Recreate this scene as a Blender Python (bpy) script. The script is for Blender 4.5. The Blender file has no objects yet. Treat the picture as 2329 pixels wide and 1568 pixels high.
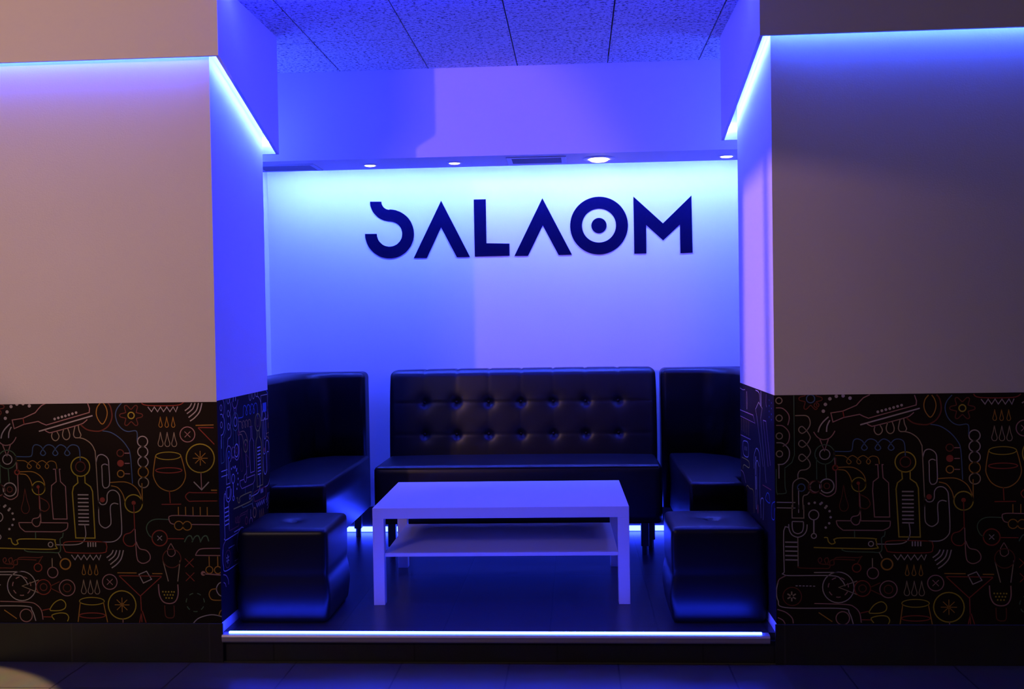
import bpy, bmesh, math, random
from mathutils import Vector, Matrix
random.seed(4)
scene = bpy.context.scene
C = scene.collection
# ------------------------------------------------------------------ materials
def node_mat(name, col, rough=.5, spec=.5, metal=0, bump=None, coat=0, sheen=0, var=None):
    m = bpy.data.materials.new(name); m.use_nodes = True
    nt = m.node_tree; b = nt.nodes['Principled BSDF']
    b.inputs['Base Color'].default_value = (*col, 1)
    b.inputs['Roughness'].default_value = rough
    b.inputs['Specular IOR Level'].default_value = spec
    b.inputs['Metallic'].default_value = metal
    b.inputs['Coat Weight'].default_value = coat
    tc = nt.nodes.new('ShaderNodeTexCoord')
    if bump:
        sc_, st, dist = bump
        n = nt.nodes.new('ShaderNodeTexNoise'); n.inputs['Scale'].default_value = sc_; n.inputs['Detail'].default_value = 5
        nt.links.new(tc.outputs['Object'], n.inputs['Vector'])
        bp = nt.nodes.new('ShaderNodeBump'); bp.inputs['Strength'].default_value = st; bp.inputs['Distance'].default_value = dist
        nt.links.new(n.outputs['Fac'], bp.inputs['Height']); nt.links.new(bp.outputs['Normal'], b.inputs['Normal'])
    if var:
        vs, amt = var
        n = nt.nodes.new('ShaderNodeTexNoise'); n.inputs['Scale'].default_value = vs; n.inputs['Detail'].default_value = 6
        nt.links.new(tc.outputs['Object'], n.inputs['Vector'])
        mx = nt.nodes.new('ShaderNodeMix'); mx.data_type = 'RGBA'
        mx.inputs[6].default_value = (*[c * (1 - amt) for c in col], 1); mx.inputs[7].default_value = (*[min(1, c * (1 + amt)) for c in col], 1)
        nt.links.new(n.outputs['Fac'], mx.inputs[0]); nt.links.new(mx.outputs[2], b.inputs['Base Color'])
    return m
def emis(name, col, s):
    m = bpy.data.materials.new(name); m.use_nodes = True; nt = m.node_tree; nt.nodes.clear()
    e = nt.nodes.new('ShaderNodeEmission'); e.inputs[0].default_value = (*col, 1); e.inputs[1].default_value = s
    o = nt.nodes.new('ShaderNodeOutputMaterial'); nt.links.new(e.outputs[0], o.inputs[0]); return m
def tile_mat(name, c1, grout, sx, sy, rough, off=(0, 0), spec=.5, rot=0, mortar=.004):
    m = node_mat(name, c1, rough, spec)
    nt = m.node_tree; b = nt.nodes['Principled BSDF']
    tc = nt.nodes.new('ShaderNodeTexCoord'); mp = nt.nodes.new('ShaderNodeMapping')
    mp.inputs['Location'].default_value = (off[0], off[1], 0); mp.inputs['Rotation'].default_value = (rot, 0, 0)
    br = nt.nodes.new('ShaderNodeTexBrick'); br.offset = 0; br.squash = 1
    br.inputs['Scale'].default_value = 1; br.inputs['Brick Width'].default_value = sx; br.inputs['Row Height'].default_value = sy
    br.inputs['Mortar Size'].default_value = mortar; br.inputs['Mortar Smooth'].default_value = .2
    br.inputs['Color1'].default_value = (*c1, 1); br.inputs['Color2'].default_value = (*[c * 1.12 for c in c1], 1); br.inputs['Mortar'].default_value = (*grout, 1)
    nt.links.new(tc.outputs['Object'], mp.inputs[0]); nt.links.new(mp.outputs[0], br.inputs['Vector'])
    n = nt.nodes.new('ShaderNodeTexNoise'); n.inputs['Scale'].default_value = 9; n.inputs['Detail'].default_value = 6
    nt.links.new(tc.outputs['Object'], n.inputs['Vector'])
    mx = nt.nodes.new('ShaderNodeMix'); mx.data_type = 'RGBA'; mx.blend_type = 'MULTIPLY'; mx.inputs[0].default_value = .5
    nt.links.new(br.outputs['Color'], mx.inputs[6]); nt.links.new(n.outputs['Color'], mx.inputs[7])
    nt.links.new(mx.outputs[2], b.inputs['Base Color'])
    bp = nt.nodes.new('ShaderNodeBump'); bp.inputs['Strength'].default_value = .3; bp.inputs['Distance'].default_value = .002; bp.invert = True
    nt.links.new(br.outputs['Fac'], bp.inputs['Height']); nt.links.new(bp.outputs['Normal'], b.inputs['Normal'])
    return m
M_wall = node_mat('white_plaster', (.78, .76, .74), .75, .2, bump=(140, .25, .002), var=(3, .03))
M_fascia = node_mat('painted_fascia', (.78, .76, .74), .7, .25, bump=(120, .15, .001))
M_leather = node_mat('black_leatherette', (.0045, .004, .0045), .37, .33, bump=(260, .2, .0006), var=(40, .25))
M_stitch = node_mat('black_thread', (.01, .01, .01), .6, .4)
M_legblk = node_mat('black_plastic_leg', (.012, .012, .012), .4, .5)
M_table = node_mat('white_laminate', (.74, .73, .74), .42, .45, bump=(300, .05, .0003))
M_darktile = tile_mat('dark_skirting_tile', (.030, .027, .026), (.055, .05, .05), .60, 3.0, .45, (.37, 0))
M_floor_in = tile_mat('dark_floor_tile', (.036, .034, .038), (.012, .012, .014), .45, .45, .33, (.13, .12), .5)
M_floor_out = tile_mat('grey_floor_tile', (.085, .070, .052), (.03, .026, .02), .45, .45, .42, (.3, .1), .45)
M_riser = tile_mat('riser_tile', (.035, .032, .034), (.02, .02, .02), .60, 3, .4, (.1, 0))
M_alu = node_mat('brushed_aluminium', (.62, .56, .54), .5, .5, metal=.7)
M_sign = node_mat('dark_vinyl', (.003, .002, .013), .8, .02)
M_metal = node_mat('white_metal_ring', (.7, .7, .7), .35, .5, metal=.2)
M_vent = node_mat('white_vent_metal', (.45, .46, .5), .45, .4)
M_slat = node_mat('grey_vent_slat', (.30, .31, .34), .6, .3)
M_void = node_mat('dark_duct', (.02, .02, .03), .9, .1)
M_glass = node_mat('frosted_lens', (.7, .7, .7), .2, .5)
# heraklith ceiling
def ceil_mat():
    m = node_mat('mineral_ceiling_board', (.5, .5, .5), .9, .1)
    nt = m.node_tree; b = nt.nodes['Principled BSDF']; tc = nt.nodes.new('ShaderNodeTexCoord')
    n1 = nt.nodes.new('ShaderNodeTexNoise'); n1.inputs['Scale'].default_value = 62; n1.inputs['Detail'].default_value = 3; n1.inputs['Roughness'].default_value = .7
    n2 = nt.nodes.new('ShaderNodeTexNoise'); n2.inputs['Scale'].default_value = 17; n2.inputs['Detail'].default_value = 4
    for n in (n1, n2): nt.links.new(tc.outputs['Object'], n.inputs['Vector'])
    r = nt.nodes.new('ShaderNodeValToRGB'); r.color_ramp.elements[0].position = .36; r.color_ramp.elements[1].position = .50
    r.color_ramp.elements[0].color = (.17, .17, .17, 1); r.color_ramp.elements[1].color = (.82, .82, .82, 1)
    nt.links.new(n1.outputs['Fac'], r.inputs[0])
    mx = nt.nodes.new('ShaderNodeMix'); mx.data_type = 'RGBA'; mx.blend_type = 'MULTIPLY'; mx.inputs[0].default_value = .12
    nt.links.new(r.outputs[0], mx.inputs[6]); nt.links.new(n2.outputs['Fac'], mx.inputs[7])
    nt.links.new(mx.outputs[2], b.inputs['Base Color'])
    bp = nt.nodes.new('ShaderNodeBump'); bp.inputs['Strength'].default_value = .6; bp.inputs['Distance'].default_value = .004
    nt.links.new(n1.outputs['Fac'], bp.inputs['Height']); nt.links.new(bp.outputs['Normal'], b.inputs['Normal'])
    return m
M_ceil = ceil_mat()
WP = {  # wallpaper inks
 'bg': (.020, .0145, .012), 'w': (.50, .44, .44), 'y': (.50, .40, .05), 'r': (.36, .07, .05), 'b': (.09, .16, .34), 'g': (.11, .20, .12),
 'o': (.50, .25, .05), 'p': (.46, .24, .24), 'd': (.19, .055, .04), 't': (.44, .35, .25)}
WPM = {k: node_mat('wallpaper_' + {'bg': 'ground', 'w': 'grey_ink', 'y': 'yellow_ink', 'r': 'red_ink', 'b': 'blue_ink', 'g': 'green_ink', 'o': 'orange_ink', 'p': 'pink_ink', 'd': 'brown_ink', 't': 'tan_ink'}[k], v, .8, .03) for k, v in WP.items()}
# LED colours and strengths
S_ = dict(back=1250, side=400, front=120, floor=40, step=90)
M_led_back = emis('led_cove_blue', (.034, .068, 1), S_['back'])
M_led_side = emis('led_fascia_blue', (.030, .060, 1), S_['side'])
M_led_front = emis('led_fascia_front_blue', (.03, .08, 1), S_['front'])
M_led_floor = emis('led_floor_blue', (.018, .038, 1), S_['floor'])
M_led_step = emis('led_step_blue', (.012, .03, 1), S_['step'])
M_fill_end = emis('fill_end_blue', (.03, .06, 1), 250)
M_fill_ceil = emis('fill_ceil_blue', (.009, .013, 1), 140)
M_bulb = emis('warm_lamp', (1, .80, .78), 9)
# ------------------------------------------------------------------ helpers
def bm_obj(name, bm, mats, parent=None, loc=None, smooth=False):
    me = bpy.data.meshes.new(name); bm.normal_update(); bm.to_mesh(me); bm.free()
    for m in (mats if isinstance(mats, (list, tuple)) else [mats]): me.materials.append(m)
    if smooth:
        for p in me.polygons: p.use_smooth = True
    o = bpy.data.objects.new(name, me); C.objects.link(o)
    if loc: o.location = loc
    if parent: o.parent = parent
    return o
def box(bm, x0, x1, y0, y1, z0, z1, bev=0, seg=2, mi=0):
    t = bmesh.new(); vs = [t.verts.new((x, y, z)) for x in (x0, x1) for y in (y0, y1) for z in (z0, z1)]
    for f in ((0, 1, 3, 2), (4, 6, 7, 5), (0, 4, 5, 1), (2, 3, 7, 6), (0, 2, 6, 4), (1, 5, 7, 3)): t.faces.new([vs[i] for i in f])
    bmesh.ops.recalc_face_normals(t, faces=t.faces)
    if bev: bmesh.ops.bevel(t, geom=t.edges[:] , offset=bev, segments=seg, affect='EDGES', profile=.5)
    for f in t.faces: f.material_index = mi
    me = bpy.data.meshes.new('tmp'); t.to_mesh(me); t.free(); bm.from_mesh(me); bpy.data.meshes.remove(me)
    return bm
def one(name, args, mat, parent=None, bev=0, seg=2):
    return bm_obj(name, box(bmesh.new(), *args, bev=bev, seg=seg), mat, parent, smooth=False)
def prism(bm, poly, z0, z1, axis='z', mi=0):
    """closed polygon extruded along an axis; poly in the other two axes"""
    def co(a, b, c): return {'z': (a, b, c), 'y': (a, c, b), 'x': (c, a, b)}[axis]
    lo = [bm.verts.new(co(a, b, z0)) for a, b in poly]; hi = [bm.verts.new(co(a, b, z1)) for a, b in poly]
    n = len(poly); fs = [bm.faces.new(lo), bm.faces.new(hi)]
    for i in range(n): fs.append(bm.faces.new((lo[i], lo[(i + 1) % n], hi[(i + 1) % n], hi[i])))
    for f in fs: f.material_index = mi
    bmesh.ops.recalc_face_normals(bm, faces=fs); return bm
def cyl(bm, c, r, h, n=32, r2=None, mi=0, axis='z'):
    r2 = r if r2 is None else r2; A = []; B = []
    for i in range(n):
        a = 2 * math.pi * i / n; ca, sa = math.cos(a), math.sin(a)
        if axis == 'z': A.append(bm.verts.new((c[0] + r * ca, c[1] + r * sa, c[2]))); B.append(bm.verts.new((c[0] + r2 * ca, c[1] + r2 * sa, c[2] + h)))
        else: A.append(bm.verts.new((c[0] + r * ca, c[1], c[2] + r * sa))); B.append(bm.verts.new((c[0] + r2 * ca, c[1] + h, c[2] + r2 * sa)))
    fs = [bm.faces.new(A), bm.faces.new(B)] + [bm.faces.new((A[i], A[(i + 1) % n], B[(i + 1) % n], B[i])) for i in range(n)]
    for f in fs: f.material_index = mi
    bmesh.ops.recalc_face_normals(bm, faces=fs); return bm
def lathe(bm, prof, c, n=40, mi=0):
    rings = [[bm.verts.new((c[0] + r * math.cos(2 * math.pi * i / n), c[1] + r * math.sin(2 * math.pi * i / n), c[2] + z)) for i in range(n)] for r, z in prof]
    fs = []
    for a, b in zip(rings, rings[1:]):
        for i in range(n): fs.append(bm.faces.new((a[i], a[(i + 1) % n], b[(i + 1) % n], b[i])))
    fs.append(bm.faces.new(rings[0])); fs.append(bm.faces.new(rings[-1]))
    for f in fs: f.material_index = mi
    bmesh.ops.recalc_face_normals(bm, faces=fs); return bm
def tag(o, label, cat=None, group=None):
    o['label'] = label
    if cat: o['category'] = cat
    if group: o['group'] = group
    return o
def struct(o, label=None):
    o['kind'] = 'structure'
    if label: o['label'] = label
    return o
def empty(name, loc, rz=0):
    o = bpy.data.objects.new(name, None); C.objects.link(o); o.location = loc; o.rotation_euler = (0, 0, rz); o.empty_display_size = .1; return o
def pillow(size, res, rad, puff=(0, 0, 0), fn=None):
    """rounded upholstered block centred on the origin with a bulge per axis; fn(co, n) adds tufts and seams"""
    sx, sy, sz = size; bm = bmesh.new(); half = Vector((sx / 2, sy / 2, sz / 2)); cache = {}
    nseg = [max(2, int(round(s / res))) for s in size]
    def vert(ix, iy, iz):
        k = (ix, iy, iz)
        if k in cache: return cache[k]
        p = Vector([-half[i] + size[i] * k[i] / nseg[i] for i in range(3)])
        # denser toward corner is not needed: round by clamping to an inner box
        inner = Vector([max(-half[i] + rad, min(half[i] - rad, p[i])) for i in range(3)])
        d = p - inner
        if d.length > 1e-9:
            m_ = max(abs(d.x), abs(d.y), abs(d.z)); p2 = inner + d.normalized() * m_
        else: p2 = p.copy()
        n = d.normalized() if d.length > 1e-9 else Vector((0, 0, 0))
        q = [p[i] / half[i] for i in range(3)]
        for i in range(3):
            j, k2 = (i + 1) % 3, (i + 2) % 3
            w = max(0, 1 - q[j] ** 4) * max(0, 1 - q[k2] ** 4)
            p2[i] += puff[i] * w * q[i] * (abs(q[i]) ** 3)
        if fn: p2 = fn(p2, p, n)
        v = bm.verts.new(p2); cache[k] = v; return v
    N = nseg
    for a, b, c in ((0, 1, 2), (1, 2, 0), (2, 0, 1)):
        for s in (0, N[c]):
            for i in range(N[a]):
                for j in range(N[b]):
                    ks = []
                    for di, dj in ((0, 0), (1, 0), (1, 1), (0, 1)):
                        k = [0, 0, 0]; k[a] = i + di; k[b] = j + dj; k[c] = s; ks.append(vert(*k))
                    if s == 0: ks.reverse()
                    bm.faces.new(ks)
    return bm
# ------------------------------------------------------------------ camera (level eye, 1.41 m above the lower floor)
F_PX, YAW, PITCH, ROLL, H = 2354.1, .0626, -.0205, -.0163, 1.2927
def cam_ray(u, v):
    cr, sr = math.cos(-ROLL), math.sin(-ROLL); u, v = u * cr - v * sr, u * sr + v * cr
    cp, sp = math.cos(PITCH), math.sin(PITCH); zc = cp + v * sp; yc = sp - v * cp
    c, s = math.cos(YAW), math.sin(YAW)
    return Vector((u * c - zc * s, u * s + zc * c, yc))
fw = cam_ray(0, 0); rt = cam_ray(1, 0) - fw; up = fw - cam_ray(0, 1)
cam = bpy.data.objects.new('camera', bpy.data.cameras.new('camera')); C.objects.link(cam)
mt = Matrix((rt.normalized(), up.normalized(), -fw.normalized())).transposed().to_4x4(); mt.translation = (0, 0, H)
cam.matrix_world = mt; cam.data.sensor_width = 36; cam.data.lens = F_PX / 2329 * 36; cam.data.clip_start = .05; scene.camera = cam
# ------------------------------------------------------------------ main dimensions (metres; raised floor is z = 0)
YP = 4.27; XL = -1.519; XR = .80; YL2 = 4.99; YR2 = 5.155; ZC = 2.728; ZLOW = -.122; YW = 6.40
AXL = -1.92; AXR = 1.24; ZWP = .982; ZPL = .044
FX0, FX1, FY0 = -4.2, 3.8, -1.6
# floors
struct(one('floor', (FX0, FX1, FY0, YP, ZLOW - .1, ZLOW), M_floor_out), 'grey tiled floor in front of the step')
struct(one('floor', (AXL, AXR, YP + .03, YW, -.12, 0), M_floor_in), 'dark glossy tiled floor of the raised alcove')
# step riser and nosing
struct(one('trim_1', (XL + .001, XR - .001, YP + .012, YP + .03, ZLOW, -.03), M_riser), 'dark tiled riser of the step')
bm = bmesh.new()
prof = [(YP - .012, -.030), (YP - .014, -.012), (YP - .010, -.004), (YP + .002, -.001), (YP + .030, -.001), (YP + .030, -.036), (YP - .008, -.036)]
prism(bm, prof, XL + .004, XR - .03, axis='x')
struct(bm_obj('trim_2', bm, M_alu), 'rounded metal nosing along the step edge')
# pillars
def pillar(side):
    if side == 'left': x0, x1, y1 = FX0, XL, YL2
    else: x0, x1, y1 = XR, FX1, YR2
    w = struct(one('wall_' + side, (x0, x1, YP, y1, ZLOW, ZC), M_wall), 'white plaster pillar on the %s of the alcove' % side)
    return w
wl = pillar('left'); wr = pillar('right')
# skirting tiles on the pillars
def skirt(name, parts, label):
    bm = bmesh.new()
    for a in parts: box(bm, *a, bev=.0015, seg=1)
    return struct(bm_obj(name, bm, M_darktile), label)
skirt('baseboard_left', [(FX0, XL + .008, YP - .008, YP, ZLOW, ZPL)], 'dark tile skirting under the left wallpaper')
skirt('baseboard_right', [(XR - .008, FX1, YP - .008, YP, ZLOW, ZPL)], 'dark tile skirting under the right wallpaper')
skirt('baseboard_back', [(AXL, AXR, YW - .01, YW, 0, .16)], 'dark tile skirting along the back wall')
# back wall and alcove side walls
struct(one('wall_back', (AXL - .1, AXR + .1, YW, YW + .1, -.12, ZC), M_wall), 'white back wall behind the sofas')
struct(one('wall_alcove_left', (AXL - .1, AXL, YL2, YW, -.12, ZC), M_wall), 'left return wall of the alcove')
struct(one('wall_alcove_right', (AXR, AXR + .1, YR2, YW, -.12, ZC), M_wall), 'right return wall of the alcove')
# ceiling boards (one mesh, open joints over a dark void)
bm = bmesh.new(); w_ = .5005; g = .003
joints = [.193 + w_ * k for k in range(-9, 8)]
offs = {-2: 5.17, -1: 5.64, 0: 5.12, 1: 4.30, 2: 5.07, 3: 5.5}
for i, xj in enumerate(joints[:-1]):
    k = i - 9; o_ = {-4: 5.2, -3: 5.18, -2: 5.63, -1: 5.12, 0: 5.06, 1: 5.45}.get(k, 4.6 + .37 * (i % 4))
    ys = sorted([o_ + 1.2 * q for q in range(-6, 3)]); ys = [FY0] + [y for y in ys if FY0 < y < 5.79] + [5.80]
    for a, b in zip(ys, ys[1:]): box(bm, xj + g, xj + w_ - g, a + g, b - g, ZC, ZC + .03, bev=.0015, seg=1)
box(bm, FX0, FX1, FY0, YW, ZC + .034, ZC + .05, mi=1)
struct(bm_obj('ceiling', bm, [M_ceil, M_void]), 'speckled mineral board ceiling')
# rear soffit : front board, underside board, cove lip
YS, YB, ZS = 5.79, 6.18, 2.232
bm = bmesh.new()
box(bm, AXL, AXR, YS, YS + .015, ZS, ZC)
box(bm, AXL, AXR, YS + .015, YB, ZS, ZS + .015)
box(bm, AXL, AXR, YB - .015, YB, ZS + .015, ZS + .035)
soff = struct(bm_obj('trim_3', bm, M_fascia), 'white plasterboard bulkhead across the back of the alcove')
# fascias round the pillars
def fascia(side):
    bm = bmesh.new(); t = .014
    if side == 'left':
        xs, y1, zb, far = -1.460, 5.07, 2.149, FX0; s = -1
    else:
        xs, y1, zb, far = .748, 5.336, 2.204, FX1; s = 1
    z0 = 2.419 if side == 'left' else 2.428; y0 = 4.215
    lo, hi = sorted((xs, far))
    box(bm, lo, hi, y0, y0 + t, z0, ZC)
    poly = [(y0 + t, z0), (y1, zb), (y1, ZC), (y0 + t, ZC)]
    prism(bm, poly, *sorted((xs, xs + s * t)), axis='x')
    lim = AXL if side == 'left' else AXR
    a, b = sorted((xs + s * t, lim)); box(bm, a, b, y1 - t, y1, zb, ZC)
    o = struct(bm_obj('trim_4' if side == 'left' else 'trim_5', bm, M_fascia), 'white drop fascia hiding the lights round the %s pillar' % side)
    # LED strips on the inner faces
    bm = bmesh.new(); zz = z0 + .045
    lo, hi = sorted((xs + s * .03, far)); box(bm, lo, hi, y0 + t + .001, y0 + t + .012, zz, zz + .003)
    f_ = bm_obj('led_strip', bm, M_led_front); tag(f_, 'blue LED strip hidden behind the front fascia of the %s pillar' % side, 'light strip')
    bm = bmesh.new(); x = xs + s * (t + .001); x2 = x + s * .011
    y_a, y_b = y0 + .05, y1 - t - .005
    za = z0 + (zb - z0) * (y_a - y0) / (y1 - y0) + .045; zbb = zb + .045
    prism(bm, [(y_a, za), (y_b, zbb), (y_b, zbb + .003), (y_a, za + .003)], *sorted((x, x2)), axis='x')
    f_ = bm_obj('led_strip', bm, M_led_side); tag(f_, 'blue LED strip behind the sloping side fascia of the %s pillar' % side, 'light strip')
    bm = bmesh.new(); a, b = sorted((xs + s * (t + .01), lim - s * .02)); box(bm, a, b, y1 - t - .012, y1 - t - .001, zb + .06, zb + .064)
    f_ = bm_obj('led_strip', bm, M_led_side); tag(f_, 'blue LED strip behind the rear fascia return of the %s pillar' % side, 'light strip')
fascia('left'); fascia('right')
# cove strip over the back wall
tag(one('led_strip', (AXL + .02, AXR - .02, YB, YB + .0125, ZS + .022, ZS + .026), M_led_back), 'long blue LED strip in the cove above the lettered back wall', 'light strip')
tag(one('led_strip', (-1.42, .71, 4.335, 4.365, ZC - .030, ZC - .001), M_fill_ceil), 'added blue fill strip under the ceiling between the two pillars', 'light strip')  # unseen fill added to lift the blue on the ceiling and bulkhead
# strip set in the step edge
tag(one('led_strip', (XL + .03, XR - .06, YP + .004, YP + .016, -.001, .0055), M_led_step), 'glowing blue white LED strip along the edge of the step', 'light strip')
for sx_, xx in (('left', AXL), ('right', AXR)):  # unseen strips added to brighten both ends of the back wall
    a, b = sorted((xx, xx + (.02 if xx < 0 else -.02)))
    tag(one('led_strip', (a, b, 5.25, 5.72, 2.19, 2.20), M_fill_end), 'added blue fill strip high on the %s return wall hidden by the pillar' % sx_, 'light strip')
# strips on the floor under the sofas
tag(one('led_strip', (AXL + .05, AXR - .05, YW - .022, YW - .011, .004, .034), M_led_floor), 'blue LED strip glowing at the foot of the back wall under the sofas', 'light strip')
tag(one('led_strip', (AXL + .012, AXL + .022, YL2 + .05, YW - .05, .010, .030), M_led_floor), 'blue LED strip on the floor behind the left corner sofa', 'light strip')
tag(one('led_strip', (AXR - .022, AXR - .012, YR2 + .05, YW - .05, .010, .030), M_led_floor), 'blue LED strip on the floor behind the right corner sofa', 'light strip')
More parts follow.
